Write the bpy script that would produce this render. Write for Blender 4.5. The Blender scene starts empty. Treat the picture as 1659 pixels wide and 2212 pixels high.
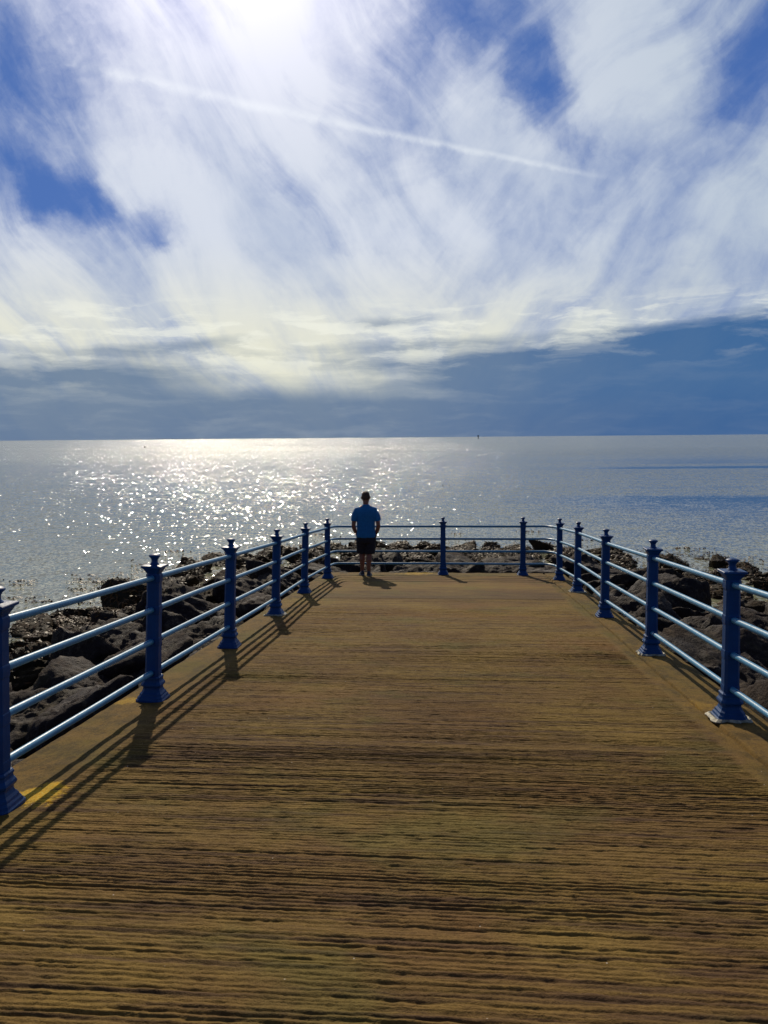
import bpy, bmesh, math, random
import numpy as np
from mathutils import Vector, Matrix, noise, Euler
random.seed(7)
R = math.radians
sc = bpy.context.scene
col = sc.collection

# ------------------------------------------------------------------ camera
CAM_Z = 1.68
F_PX = 1782.0                      # focal length at a picture height of 2212
PITCH = math.atan(161 / F_PX)
ROLL = math.atan(14 / 1659.0)
YAW = math.atan(0.083)
SLOPE = 0.069                      # the deck is a gentle ramp going down seaward
WATER = CAM_Z - 3.7
cam = bpy.data.objects.new("camera", bpy.data.cameras.new("camera"))
col.objects.link(cam); sc.camera = cam
cam.data.sensor_fit = 'VERTICAL'; cam.data.sensor_height = 36; cam.data.lens = 36 * F_PX / 2212
cam.data.clip_end = 60000; cam.data.clip_start = 0.05
cam.matrix_world = Matrix.Translation((0, 0, CAM_Z)) @ Matrix.Rotation(YAW, 4, 'Z') @ Matrix.Rotation(math.pi / 2 - PITCH, 4, 'X') @ Matrix.Rotation(-ROLL, 4, 'Z')

def azel(x, y):
    """compass angles (degrees from +Y clockwise, elevation) of a feature seen in the photograph"""
    X = x - 829.5; Y = 1106 - y
    c, s = math.cos(ROLL), math.sin(ROLL)
    X, Y = X * c + Y * s, -X * s + Y * c
    F = F_PX * math.cos(PITCH) + Y * math.sin(PITCH); U = Y * math.cos(PITCH) - F_PX * math.sin(PITCH)
    az = math.degrees(math.atan2(X, F) - YAW)
    return az, math.degrees(math.atan2(U, math.hypot(X, F)))

def deckz(s):
    return -SLOPE * s

# ------------------------------------------------------------------ lights
SUN_AZ, SUN_EL = -14.8, 33.0
sd = Vector((math.sin(R(SUN_AZ)) * math.cos(R(SUN_EL)), math.cos(R(SUN_AZ)) * math.cos(R(SUN_EL)), math.sin(R(SUN_EL))))
sun = bpy.data.objects.new("sun", bpy.data.lights.new("sun", 'SUN')); col.objects.link(sun)
sun.data.energy = 3.6; sun.data.angle = R(0.6); sun.data.color = (1.0, 0.88, 0.68)
sun.rotation_euler = sd.to_track_quat('Z', 'Y').to_euler()
sun.location = sd * 50
sc.view_settings.view_transform = 'Standard'; sc.view_settings.look = 'None'
sc.view_settings.exposure = 0; sc.view_settings.gamma = 1

# ------------------------------------------------------------------ node helper
class NT:
    def __init__(s, tree): s.t = tree; s.n = tree.nodes; s.l = tree.links
    def new(s, typ, ins=None, **kw):
        n = s.n.new(typ)
        for k, v in kw.items(): setattr(n, k, v)
        for k, v in (ins or {}).items(): s.set(n, k, v)
        return n
    def set(s, n, k, v):
        i = n.inputs[k]
        if isinstance(v, bpy.types.NodeSocket): s.l.new(v, i)
        elif isinstance(v, bpy.types.Node): s.l.new(v.outputs[0], i)
        else:
            if hasattr(i, 'default_value') and hasattr(i.default_value, '__len__') and len(i.default_value) == 4 and len(v) == 3: v = (*v, 1)
            i.default_value = v
    def m(s, op, a, b=None, c=None, clamp=False):
        n = s.n.new('ShaderNodeMath'); n.operation = op; n.use_clamp = clamp
        for i, v in enumerate((a, b, c)):
            if v is not None: s.set(n, i, v)
        return n.outputs[0]
    def mr(s, v, a, b, c=0.0, d=1.0, smooth=True):
        n = s.n.new('ShaderNodeMapRange'); n.interpolation_type = 'SMOOTHSTEP' if smooth else 'LINEAR'
        for i, x in enumerate((v, a, b, c, d)): s.set(n, i, x)
        return n.outputs[0]
    def mix(s, f, a, b, mode='MIX'):
        n = s.n.new('ShaderNodeMix'); n.data_type = 'RGBA'; n.blend_type = mode
        s.set(n, 0, f); s.set(n, 6, a); s.set(n, 7, b); return n.outputs[2]
    def noise(s, vec, scale, detail=4, rough=0.55, dist=0.0, dim='3D'):
        n = s.n.new('ShaderNodeTexNoise'); n.noise_dimensions = dim
        s.set(n, 'Vector', vec)
        n.inputs['Scale'].default_value = scale; n.inputs['Detail'].default_value = detail
        n.inputs['Roughness'].default_value = rough; n.inputs['Distortion'].default_value = dist
        return n.outputs[0]
    def mapping(s, vec, loc=(0, 0, 0), rot=(0, 0, 0), scale=(1, 1, 1), typ='POINT'):
        n = s.n.new('ShaderNodeMapping'); n.vector_type = typ
        s.set(n, 0, vec); n.inputs[1].default_value = loc; n.inputs[2].default_value = rot; n.inputs[3].default_value = scale
        return n.outputs[0]
    def xyz(s, vec):
        n = s.n.new('ShaderNodeSeparateXYZ'); s.set(n, 0, vec); return n.outputs
    def comb(s, x, y, z=0.0):
        n = s.n.new('ShaderNodeCombineXYZ')
        for i, v in enumerate((x, y, z)): s.set(n, i, v)
        return n.outputs[0]

# ------------------------------------------------------------------ sky
world = bpy.data.worlds.new("World"); sc.world = world; world.use_nodes = True
w = NT(world.node_tree); w.n.clear()
STR = 0.1
tc = w.new('ShaderNodeTexCoord')
X, Y, Z = w.xyz(tc.outputs['Generated'])[:3]
U = w.m('MULTIPLY', w.m('ARCTAN2', X, Y), 57.29578)
V = w.m('MULTIPLY', w.m('ARCSINE', Z), 57.29578)
UV0 = w.comb(U, V)
# gentle turbulence that frays every cloud edge
wn = w.new('ShaderNodeTexNoise', {'Vector': UV0, 'Scale': 0.16, 'Detail': 6.0, 'Roughness': 0.6})
wob = w.new('ShaderNodeVectorMath', {0: wn.outputs['Color'], 1: (0.5, 0.5, 0.5)}, operation='SUBTRACT').outputs[0]
wob = w.new('ShaderNodeVectorMath', {0: wob, 1: (6.5, 5.5, 0.0)}, operation='MULTIPLY').outputs[0]
UV = w.new('ShaderNodeVectorMath', {0: UV0, 1: wob}, operation='ADD').outputs[0]
UVs = w.new('ShaderNodeVectorMath', {0: UV0, 1: w.new('ShaderNodeVectorMath', {0: wob, 1: (0.5, 0.22, 0.0)}, operation='MULTIPLY').outputs[0]}, operation='ADD').outputs[0]
def blob(vec, x, y, rx, ry, rot=0, inner=0.15):
    """soft elliptical patch; x,y,rx,ry in photo pixels (31 px to the degree), rot degrees clockwise in the picture"""
    a, e = azel(x, y)
    mp = w.mapping(vec, (a, e, 0), (0, 0, R(-rot)), (rx / 31.0, ry / 31.0, 1), 'TEXTURE')
    ln = w.new('ShaderNodeVectorMath', {0: mp}, operation='LENGTH').outputs['Value']
    return w.mr(ln, 0.0, 1.6, 1.15, 0.0)
def total(vec, items, start, kk=1.0):
    acc = start
    for (x, y, rx, ry, rot, k) in items:
        k = k * kk
        acc = w.m('MULTIPLY_ADD', blob(vec, x, y, rx, ry, rot), k, acc)
    return acc
bend_ = w.new('ShaderNodeTexNoise', {'Vector': UV0, 'Scale': 0.055, 'Detail': 2.0})
UV1 = w.new('ShaderNodeVectorMath', {0: UV0, 1: w.new('ShaderNodeVectorMath', {0: bend_.outputs['Color'], 1: (9.0, 9.0, 0.0)}, operation='MULTIPLY').outputs[0]}, operation='ADD').outputs[0]
# cirrus fibres: two directions, blended across the sky
fl = w.noise(w.mapping(w.mapping(UV1, (0, 0, 0), (0, 0, R(50)), (1, 1, 1)), scale=(0.06, 0.26, 1)), 1.0, 9, 0.60, 0.35)
fr = w.noise(w.mapping(w.mapping(UV1, (0, 0, 0), (0, 0, R(-42)), (1, 1, 1)), (3, 1, 0), scale=(0.06, 0.21, 1)), 1.0, 9, 0.58, 0.4)
fm = w.mr(U, -10.0, 8.0)
fib = w.m('ADD', w.m('MULTIPLY', fl, w.m('SUBTRACT', 1.0, fm)), w.m('MULTIPLY', fr, fm))
soft = w.noise(UV0, 0.11, 5, 0.55)
fine = w.noise(UV, 0.45, 6, 0.6)
cov = w.m('MULTIPLY_ADD', w.m('SUBTRACT', fib, 0.5), 1.85, 0.74)
cov = w.m('MULTIPLY_ADD', w.m('SUBTRACT', soft, 0.5), 0.8, cov)
cov = w.m('MULTIPLY_ADD', w.m('SUBTRACT', fine, 0.5), 0.85, cov)
holes = [(10, 150, 190, 260, -10, -0.74), (110, 60, 120, 130, 0, -0.30), (130, 420, 190, 48, 14, -1.0), (345, 468, 52, 58, 40, -0.95), (250, 260, 200, 90, 30, -0.25),
         (610, 370, 200, 36, 42, -0.38), (900, 150, 100, 150, 20, -0.50), (1075, 55, 170, 95, 25, -0.85), (1150, 185, 70, 75, 60, -0.85),
         (1235, 245, 75, 62, 30, -0.80), (1640, 80, 130, 140, -45, -0.75), (1540, 190, 180, 60, -40, -0.40), (620, 640, 80, 26, 10, -0.25),
         (860, 560, 180, 40, 20, -0.15), (1280, 500, 140, 60, -20, -0.18), (1500, 400, 160, 200, 0, -0.12), (1000, 760, 300, 60, 0, 0.1), (30, 300, 160, 90, 20, -0.35)]
puffs = [(560, 120, 170, 330, 12, 0.35), (20, 380, 55, 38, 10, 0.75), (500, 500, 420, 120, 20, 0.30), (300, 640, 560, 90, 0, 0.42), (1060, 300, 210, 70, 25, 0.40),
         (1420, 110, 110, 260, -12, 0.16), (1290, 120, 80, 200, 20, 0.22), (450, 240, 260, 40, 24, 0.25), (1040, 560, 400, 140, 0, 0.25), (210, 360, 180, 30, 55, 0.3)]
cov = total(UV, holes + puffs, cov, 0.72)
# fading aircraft trail
pts = [azel(*p) for p in ((180, 150), (480, 200), (800, 287), (1060, 338), (1340, 385))]
cf = np.polyfit([p[0] for p in pts], [p[1] for p in pts], 2)
tr = w.m('MULTIPLY_ADD', w.m('MULTIPLY_ADD', U, float(cf[0]), float(cf[1])), U, float(cf[2]))
dv = w.m('ABSOLUTE', w.m('ADD', w.m('SUBTRACT', V, tr), w.m('MULTIPLY', w.m('SUBTRACT', fine, 0.5), 0.5)))
wd = w.mr(U, pts[0][0], pts[-1][0], 0.58, 0.24, False)
trail = w.m('MULTIPLY', w.m('SUBTRACT', 1.0, w.mr(w.m('DIVIDE', dv, wd), 0.0, 1.0)), w.m('MULTIPLY', w.mr(U, pts[0][0] - 3, pts[0][0] + 4), w.mr(U, pts[-1][0] - 8, pts[-1][0] + 1, 1.0, 0.0)))
# away from the sunlit sector the veil of cloud thins out
sect = w.m('MULTIPLY', w.mr(w.m('ABSOLUTE', U), 38.0, 75.0, 1.0, 0.0), w.mr(V, 42.0, 68.0, 1.0, 0.0))
cov = w.m('MULTIPLY', cov, w.mr(sect, 0.0, 1.0, 0.30, 1.0, False))
cov = w.mr(cov, -0.36, 1.12)
# clear sky
sky = w.new('ShaderNodeTexSky', sky_type='NISHITA')
sky.sun_disc = False; sky.sun_elevation = R(SUN_EL); sky.sun_rotation = R(SUN_AZ); sky.altitude = 5; sky.air_density = 1.0; sky.dust_density = 0.3; sky.ozone_density = 3.0
clear = w.mix(1.0, sky.outputs[0], (0.26, 0.36, 0.62), 'MULTIPLY')
clear = w.mix(w.mr(sect, 0, 1, 0.0, 0.75), clear, (0.62, 1.5, 4.3))
# cloud colour: white high up, creamy low, greyer towards the right
cc = w.mix(w.mr(V, 5.0, 14.0), (7.9, 7.9, 6.6), (6.7, 7.2, 8.2))
cc = w.mix(w.mr(U, -4.0, 24.0, 0.0, 0.75), cc, (4.4, 5.3, 6.3))
cc = w.mix(w.mr(w.m('MULTIPLY_ADD', fib, 0.6, w.m('MULTIPLY', soft, 0.4)), 0.38, 0.58, 0.62, 0.0), cc, (4.2, 5.0, 6.6))
far_cc = w.mix(sect, (1.3, 1.6, 2.1), cc)
skyc = w.mix(cov, clear, far_cc)
skyc = w.mix(w.m('MULTIPLY', trail, w.mr(fine, 0.3, 0.7, 0.28, 0.58)), skyc, (8.2, 8.7, 9.2))
# brightening of the veil round the sun
sdir = w.new('ShaderNodeVectorMath', {0: tc.outputs['Generated'], 1: tuple(sd)}, operation='DOT_PRODUCT').outputs['Value']
ang = w.m('MULTIPLY', w.m('ARCCOSINE', w.m('MINIMUM', sdir, 0.99999)), 57.29578)
glow = w.m('POWER', w.mr(ang, 1.0, 22.0, 1.0, 0.0, False), 2.6)
skyc = w.mix(1.0, skyc, w.mix(1.0, (0, 0, 0), w.new('ShaderNodeVectorMath', {0: (9.0, 7.6, 8.4), 'Scale': w.m('MULTIPLY', glow, w.mr(cov, 0.0, 0.8, 0.25, 1.0))}, operation='SCALE').outputs[0], 'ADD'), 'ADD')
# low stratus bank over the horizon
sn = w.noise(w.mapping(UVs, (5, 2, 0), (0, 0, R(2)), (0.05, 0.42, 1)), 1.0, 8, 0.6, 0.3)
sn2 = w.noise(w.mapping(UVs, (1, 9, 0), (0, 0, 0), (0.16, 0.9, 1)), 1.0, 7, 0.6, 0.2)
st = w.m('MULTIPLY_ADD', w.m('SUBTRACT', sn, 0.5), 5.5, V)
st = w.m('MULTIPLY_ADD', w.m('SUBTRACT', sn2, 0.5), 2.6, st)
edge = w.mr(U, -2.0, 20.0, 5.4, 7.6)
stm = total(UVs, [(1480, 800, 380, 110, -4, 0.85), (900, 785, 230, 38, -4, 0.55), (430, 738, 190, 17, -6, 0.55), (830, 700, 100, 12, -5, 0.5), (100, 790, 260, 30, 0, 0.35),
                  (1500, 655, 330, 26, -5, -0.8), (620, 800, 260, 40, 0, -0.45), (300, 715, 400, 26, 0, -0.5), (680, 820, 260, 32, 0, -0.35), (960, 850, 170, 14, 0, -0.15), (1020, 760, 200, 14, -4, -0.35)], w.m('SUBTRACT', 1.0, w.mr(w.m('SUBTRACT', st, edge), -2.4, 1.6)))
stm = w.m('MINIMUM', w.m('MAXIMUM', stm, 0.0), 1.0)
stm = w.m('MULTIPLY', stm, w.mr(V, 8.5, 12.0, 1.0, 0.0))
bc = w.mix(w.mr(U, -10.0, 17.0), (1.25, 1.95, 3.15), (0.32, 1.10, 2.85))
bc = w.mix(w.mr(V, 0.0, 4.5, 0.0, 0.45), bc, w.mix(w.mr(U, -10.0, 17.0), (1.7, 2.5, 3.6), (0.45, 1.5, 3.3)))
bc = w.mix(w.m('MULTIPLY', w.mr(sn2, 0.45, 0.7, 0.0, 0.26), w.mr(U, -8.0, 12.0, 1.0, 0.25)), bc, (3.6, 4.1, 4.6))
skyc = w.mix(w.m('MULTIPLY', stm, 0.94), skyc, bc)
# bright silver lining along the bank top
lin = w.m('MULTIPLY', w.mr(sn2, 0.48, 0.62), w.m('MULTIPLY', w.mr(V, 4.0, 6.0), w.mr(V, 7.5, 10.0, 1.0, 0.0)))
skyc = w.mix(w.m('MULTIPLY', lin, w.m('MULTIPLY', 0.55, w.m('SUBTRACT', 1.0, w.m('MULTIPLY', stm, 0.8)))), skyc, (9.2, 9.3, 8.2))
bg = w.new('ShaderNodeBackground', {'Color': skyc, 'Strength': STR})
w.l.new(bg.outputs[0], w.new('ShaderNodeOutputWorld').inputs[0])
world.cycles.sampling_method = 'MANUAL'; world.cycles.sample_map_resolution = 512

# ------------------------------------------------------------------ object helpers
def tag(o, label=None, cat=None, group=None, kind=None):
    if label: o['label'] = label
    if cat: o['category'] = cat
    if group: o['group'] = group
    if kind: o['kind'] = kind
    return o
def link(name, me, mat=None, parent=None, smooth=False):
    o = bpy.data.objects.new(name, me); col.objects.link(o)
    if mat: me.materials.append(mat)
    if parent: o.parent = parent
    if smooth: me.polygons.foreach_set('use_smooth', [True] * len(me.polygons))
    return o
def bm_obj(name, bm, mat, parent=None, smooth=False, sharp=None):
    me = bpy.data.meshes.new(name); bmesh.ops.recalc_face_normals(bm, faces=bm.faces); bm.to_mesh(me); bm.free()
    o = link(name, me, mat, parent, smooth)
    if sharp: me.set_sharp_from_angle(angle=R(sharp))
    return o
def empty(name, loc=(0, 0, 0), rz=0):
    o = bpy.data.objects.new(name, None); col.objects.link(o); o.location = loc; o.rotation_euler.z = rz
    o.empty_display_size = 0.2
    return o
def loft(bm, rings, cap=True):
    vs = [[bm.verts.new(p) for p in r] for r in rings]
    n = len(vs[0])
    for a, b in zip(vs[:-1], vs[1:]):
        for i in range(n):
            bm.faces.new((a[i], a[(i + 1) % n], b[(i + 1) % n], b[i]))
    if cap:
        bm.faces.new(vs[0][::-1]); bm.faces.new(vs[-1])
    return vs
def tube(bm, pts, rad, n=14, flat=None, squash=1.0):
    """round tube through pts; rad number or list"""
    pts = [Vector(p) for p in pts]; rings = []
    if not hasattr(rad, '__len__'): rad = [rad] * len(pts)
    up = Vector((0, 0, 1))
    for i, p in enumerate(pts):
        d = (pts[min(i + 1, len(pts) - 1)] - pts[max(i - 1, 0)]).normalized()
        if i == 0:
            u = up if abs(d.dot(up)) < 0.95 else Vector((0, 1, 0))
            a = d.cross(u).normalized()
        else:
            a = (a - d * a.dot(d)).normalized()      # carry the frame along so the tube never twists
        b = a.cross(d).normalized()
        r = rad[i]; ra, rb = (r, r) if not hasattr(r, '__len__') else r
        rings.append([p + a * math.cos(t) * ra + b * math.sin(t) * rb for t in [2 * math.pi * k / n for k in range(n)]])
    loft(bm, rings)
def mat(name):
    m = bpy.data.materials.new(name); m.use_nodes = True
    t = NT(m.node_tree); t.n.clear()
    out = t.new('ShaderNodeOutputMaterial'); p = t.new('ShaderNodeBsdfPrincipled'); t.l.new(p.outputs[0], out.inputs[0])
    return m, t, p
def oc(t): return t.new('ShaderNodeTexCoord').outputs['Object']
def pos(t): return t.new('ShaderNodeNewGeometry').outputs['Position']

# ------------------------------------------------------------------ materials
def m_water():
    m, t, p = mat('sea_water')
    P = pos(t)
    x, y, z = t.xyz(P)[:3]
    big = t.noise(t.mapping(P, (0, 0, 0), (0, 0, R(10)), (0.008, 0.022, 1)), 1.0, 4, 0.5)
    def gust(az0, e0, ra, re, rot=0):
        a, e = azel(az0, e0)
        d = 3.7 / math.tan(R(-e)); return (math.sin(R(a)) * d, math.cos(R(a)) * d)
    # calm slicks lie on the right and along two streaks farther out
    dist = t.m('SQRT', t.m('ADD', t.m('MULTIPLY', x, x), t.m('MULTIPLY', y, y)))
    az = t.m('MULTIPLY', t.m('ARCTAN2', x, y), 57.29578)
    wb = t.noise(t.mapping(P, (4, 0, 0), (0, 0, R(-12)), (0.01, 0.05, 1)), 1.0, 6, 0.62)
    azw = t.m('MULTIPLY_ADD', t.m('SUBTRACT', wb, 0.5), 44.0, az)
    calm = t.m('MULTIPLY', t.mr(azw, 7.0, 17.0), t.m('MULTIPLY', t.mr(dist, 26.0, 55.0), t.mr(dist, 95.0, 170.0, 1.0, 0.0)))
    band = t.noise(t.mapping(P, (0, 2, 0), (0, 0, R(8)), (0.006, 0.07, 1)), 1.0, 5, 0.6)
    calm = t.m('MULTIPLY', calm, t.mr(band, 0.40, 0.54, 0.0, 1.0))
    near = t.m('MULTIPLY', t.mr(dist, 20.0, 60.0, 0.42, 1.0), t.mr(dist, 70.0, 500.0, 1.0, 0.72))
    amp = t.m('MULTIPLY', t.m('SUBTRACT', 1.0, t.m('MULTIPLY', calm, 0.93)), t.m('MULTIPLY', t.mr(big, 0.3, 0.7, 0.72, 1.15), near))
    vor = t.new('ShaderNodeTexVoronoi', {'Vector': t.mapping(P, (0, 0, 0), (0, 0, R(9)), (17.0, 6.0, 1)), 'Scale': 1.0}, feature='F1')
    CELL = vor.outputs['Color']
    def slopes(loc, rot, scale, detail, k):
        n = t.new('ShaderNodeTexNoise', {'Vector': t.mapping(P, loc, (0, 0, R(rot)), scale), 'Scale': 1.0, 'Detail': detail, 'Roughness': 0.62})
        d = t.new('ShaderNodeVectorMath', {0: n.outputs['Color'], 1: (0.5, 0.5, 0.5)}, operation='SUBTRACT').outputs[0]
        return t.new('ShaderNodeVectorMath', {0: d, 1: k}, operation='MULTIPLY').outputs[0]
    sl = t.new('ShaderNodeVectorMath', {0: slopes((0, 0, 0), 12, (0.9, 2.2, 1), 3.0, (0.80, 1.0, 0)), 1: slopes((7, 0, 0), -20, (5.0, 8.5, 1), 2.0, (0.9, 1.0, 0))}, operation='ADD').outputs[0]
    cs = t.new('ShaderNodeVectorMath', {0: CELL, 1: (0.5, 0.5, 0.5)}, operation='SUBTRACT').outputs[0]
    cs = t.new('ShaderNodeVectorMath', {0: cs, 1: (0.62, 0.60, 0)}, operation='MULTIPLY').outputs[0]
    cz = t.xyz(CELL)[2]
    cs = t.new('ShaderNodeVectorMath', {0: cs, 'Scale': t.m('MULTIPLY_ADD', t.m('MULTIPLY', cz, cz), 1.5, 0.42)}, operation='SCALE').outputs[0]
    sl = t.new('ShaderNodeVectorMath', {0: sl, 1: cs}, operation='ADD').outputs[0]
    sl = t.new('ShaderNodeVectorMath', {0: sl, 'Scale': amp}, operation='SCALE').outputs[0]
    nv = t.new('ShaderNodeVectorMath', {0: sl, 1: (0, 0, 1)}, operation='ADD').outputs[0]
    nv = t.new('ShaderNodeVectorMath', {0: nv}, operation='NORMALIZE').outputs[0]
    t.set(p, 'Normal', nv)
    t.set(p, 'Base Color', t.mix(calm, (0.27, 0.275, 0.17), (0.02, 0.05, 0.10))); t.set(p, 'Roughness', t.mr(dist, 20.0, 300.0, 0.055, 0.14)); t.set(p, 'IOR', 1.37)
    t.set(p, 'Specular IOR Level', 0.5)
    return m
def m_concrete():
    m, t, p = mat('brushed_concrete')
    P = pos(t); x, y, z = t.xyz(P)[:3]
    n1 = t.noise(P, 0.9, 5, 0.6); n2 = t.noise(t.mapping(P, (3, 0, 0), (0, 0, 0), (0.8, 3.0, 1)), 1.3, 5, 0.6)
    n3 = t.noise(P, 60, 3, 0.7); n4 = t.noise(t.mapping(P, (0, 0, 0), (0, 0, 0), (0.9, 17, 1)), 1.0, 7, 0.68)
    c = t.mix(t.mr(n1, 0.35, 0.65), (0.178, 0.102, 0.034), (0.236, 0.150, 0.038))
    c = t.mix(t.mr(n4, 0.48, 0.64, 0.0, 0.68), c, (0.058, 0.030, 0.024))
    c = t.mix(t.mr(n2, 0.5, 0.72, 0.0, 0.45), c, (0.075, 0.044, 0.028))
    c = t.mix(t.mr(t.noise(P, 0.6, 4, 0.6), 0.52, 0.68, 0.0, 0.55), c, (0.21, 0.110, 0.038))
    c = t.mix(t.mr(t.noise(t.mapping(P, (9, 4, 0)), 1.1, 4, 0.6), 0.52, 0.70, 0.0, 0.5), c, (0.14, 0.125, 0.030))
    # damp dark band beyond the far joint
    band = t.m('MULTIPLY', t.mr(y, 13.05, 13.12), t.mr(t.m('MULTIPLY_ADD', n1, 1.2, y), 13.9, 15.4, 1.0, 0.0))
    c = t.mix(t.m('MULTIPLY', band, 0.45), c, (0.06, 0.042, 0.026))
    # ochre trowelled margins, browner towards the edge
    wob_ = t.m('MULTIPLY', t.m('SUBTRACT', n1, 0.5), 0.12)
    xm = t.m('ADD', x, wob_)
    mar = t.m('MAXIMUM', t.mr(xm, 1.74, 1.86), t.mr(xm, -2.34, -2.22, 1.0, 0.0))
    far = t.mr(t.m('ADD', y, wob_), 16.7, 16.85)
    mar = t.m('MAXIMUM', mar, far)
    mc = t.mix(t.mr(n1, 0.4, 0.65), (0.195, 0.115, 0.028), (0.140, 0.105, 0.020))
    mc = t.mix(t.mr(t.noise(t.mapping(P, (2, 2, 0), (0, 0, 0), (1, .5, 1)), 5, 6, 0.7), 0.42, 0.66, 0.0, 0.8), mc, (0.075, 0.052, 0.018))
    mc = t.mix(t.mr(t.noise(t.mapping(P, (6, 1, 0)), 14, 6, 0.72), 0.5, 0.68, 0.0, 0.6), mc, (0.055, 0.038, 0.020))
    c = t.mix(mar, c, mc)
    # yellow lichen in patches by the posts
    lich = 0.0
    ln = t.noise(P, 9, 6, 0.7)
    for (lx, ly, r, k) in ((-2.30, 4.30, 0.17, 1.0), (-2.63, 6.35, 0.14, 0.45), (-0.75, 17.35, 0.4, 0.5), (1.98, 6.55, 0.14, 0.18), (-2.45, 12.6, 0.5, 0.10)):
        d = t.new('ShaderNodeVectorMath', {0: t.comb(x, y), 1: (lx, ly, 0)}, operation='DISTANCE').outputs['Value']
        q = t.m('MULTIPLY', t.mr(t.m('MULTIPLY_ADD', t.m('SUBTRACT', ln, 0.5), -r * 3.5, d), r * 0.55, r, 1.0, 0.0), k)
        lich = t.m('MAXIMUM', q, lich)
    c = t.mix(lich, c, t.mix(t.mr(t.noise(P, 70, 3, 0.7), 0.4, 0.6), (0.62, 0.33, 0.015), (0.60, 0.42, 0.06)))
    c = t.mix(t.mr(n3, 0.35, 0.65, 0.0, 0.5), c, t.mix(1.0, c, (0.5, 0.48, 0.46), 'MULTIPLY'))
    # pale flecks of exposed aggregate
    v = t.new('ShaderNodeTexVoronoi', {'Vector': P, 'Scale': 9.0}, feature='F1')
    c = t.mix(t.mr(v.outputs['Distance'], 0.015, 0.04, 0.8, 0.0), c, (0.6, 0.52, 0.42))
    t.set(p, 'Base Color', c); t.set(p, 'Roughness', 0.85); t.set(p, 'Specular IOR Level', 0.08)
    g = t.m('MULTIPLY_ADD', n3, 0.7, t.m('MULTIPLY', t.noise(P, 180, 2, 0.7), 0.4))
    b = t.new('ShaderNodeBump', {'Height': g, 'Strength': 0.9, 'Distance': 0.009})
    t.set(p, 'Normal', b.outputs[0])
    return m
def m_wall():
    m, t, p = mat('rough_concrete')
    P = pos(t)
    c = t.mix(t.mr(t.noise(P, 3, 6, 0.65), 0.35, 0.65), (0.07, 0.055, 0.04), (0.15, 0.12, 0.07))
    t.set(p, 'Base Color', c); t.set(p, 'Roughness', 0.9)
    t.set(p, 'Normal', t.new('ShaderNodeBump', {'Height': t.noise(P, 25, 5, 0.7), 'Strength': 0.6, 'Distance': 0.02}).outputs[0])
    return m
def m_paint(name, a, b_, rough=0.36, worn=0.0):
    m, t, p = mat(name)
    P = pos(t)
    c = t.mix(t.mr(t.noise(P, 7, 5, 0.65), 0.35, 0.68), a, b_)
    if worn:
        c = t.mix(t.mr(t.noise(t.mapping(P, (5, 5, 5)), 24, 5, 0.75), 0.66, 0.72, 0.0, worn), c, (0.30, 0.36, 0.38))
        c = t.mix(t.mr(t.noise(t.mapping(P, (1, 8, 2)), 13, 5, 0.75), 0.69, 0.75, 0.0, worn), c, (0.09, 0.035, 0.015))
    t.set(p, 'Specular IOR Level', 0.25 if 'navy' in name else 0.5)
    t.set(p, 'Base Color', c); t.set(p, 'Roughness', t.mr(t.noise(P, 18, 4, 0.6), 0.3, 0.7, rough - 0.06, rough + 0.12))
    t.set(p, 'Normal', t.new('ShaderNodeBump', {'Height': t.noise(P, 55, 4, 0.6), 'Strength': 0.35, 'Distance': 0.004}).outputs[0])
    return m
def m_rock(name, cols, moss):
    m, t, p = mat(name)
    P = oc(t); W = pos(t)
    info = t.new('ShaderNodeObjectInfo').outputs['Random']
    n1 = t.noise(P, 2.2, 6, 0.62)
    c = t.mix(t.mr(n1, 0.35, 0.65), cols[0], cols[1])
    c = t.mix(t.m('MULTIPLY', info, 0.5), c, cols[2])
    c = t.mix(t.mr(t.noise(P, 11, 5, 0.7), 0.5, 0.72, 0.0, 0.6), c, cols[3])
    c = t.mix(t.mr(t.noise(W, 1.4, 5, 0.65), 0.55, 0.72, 0.0, moss), c, (0.095, 0.080, 0.016))
    t.set(p, 'Base Color', c); t.set(p, 'Roughness', t.mr(n1, 0.3, 0.7, 0.6, 0.9)); t.set(p, 'Specular IOR Level', 0.12)
    h = t.m('MULTIPLY_ADD', t.noise(P, 5, 8, 0.68), 1.0, t.m('MULTIPLY', t.new('ShaderNodeTexVoronoi', {'Vector': t.mapping(P, scale=(1, 1, 2.2)), 'Scale': 3.0}, feature='DISTANCE_TO_EDGE').outputs['Distance'], 0.25))
    t.set(p, 'Normal', t.new('ShaderNodeBump', {'Height': h, 'Strength': 1.0, 'Distance': 0.10}).outputs[0])
    return m
def m_simple(name, a, b_, scale=20, rough=0.8, bump=0.3, bd=0.004, sheen=0):
    m, t, p = mat(name)
    P = oc(t); n = t.noise(P, scale, 5, 0.6)
    t.set(p, 'Base Color', t.mix(t.mr(n, 0.35, 0.65), a, b_)); t.set(p, 'Roughness', rough)
    t.set(p, 'Normal', t.new('ShaderNodeBump', {'Height': n, 'Strength': bump, 'Distance': bd}).outputs[0])
    return m
WATER_M = m_water(); DECK_M = m_concrete(); WALL_M = m_wall()
POST_M = m_paint('navy_paint', (0.0015, 0.044, 0.160), (0.002, 0.056, 0.195), 0.42, 0.12)  # same paint as the rails, its unlit side put into a darker colour
RAIL_M = m_paint('skylit_blue_rail_paint', (0.032, 0.195, 0.36), (0.048, 0.235, 0.41), 0.38, 0.15)  # paler copy of the post paint, skylight put into the colour
ROCK_M = m_rock('boulder_stone', [(0.022, 0.015, 0.014), (0.042, 0.028, 0.020), (0.027, 0.019, 0.022), (0.15, 0.11, 0.065)], 0.3)  # last colour paints warm patches as sunlit edges of the stone
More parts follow.
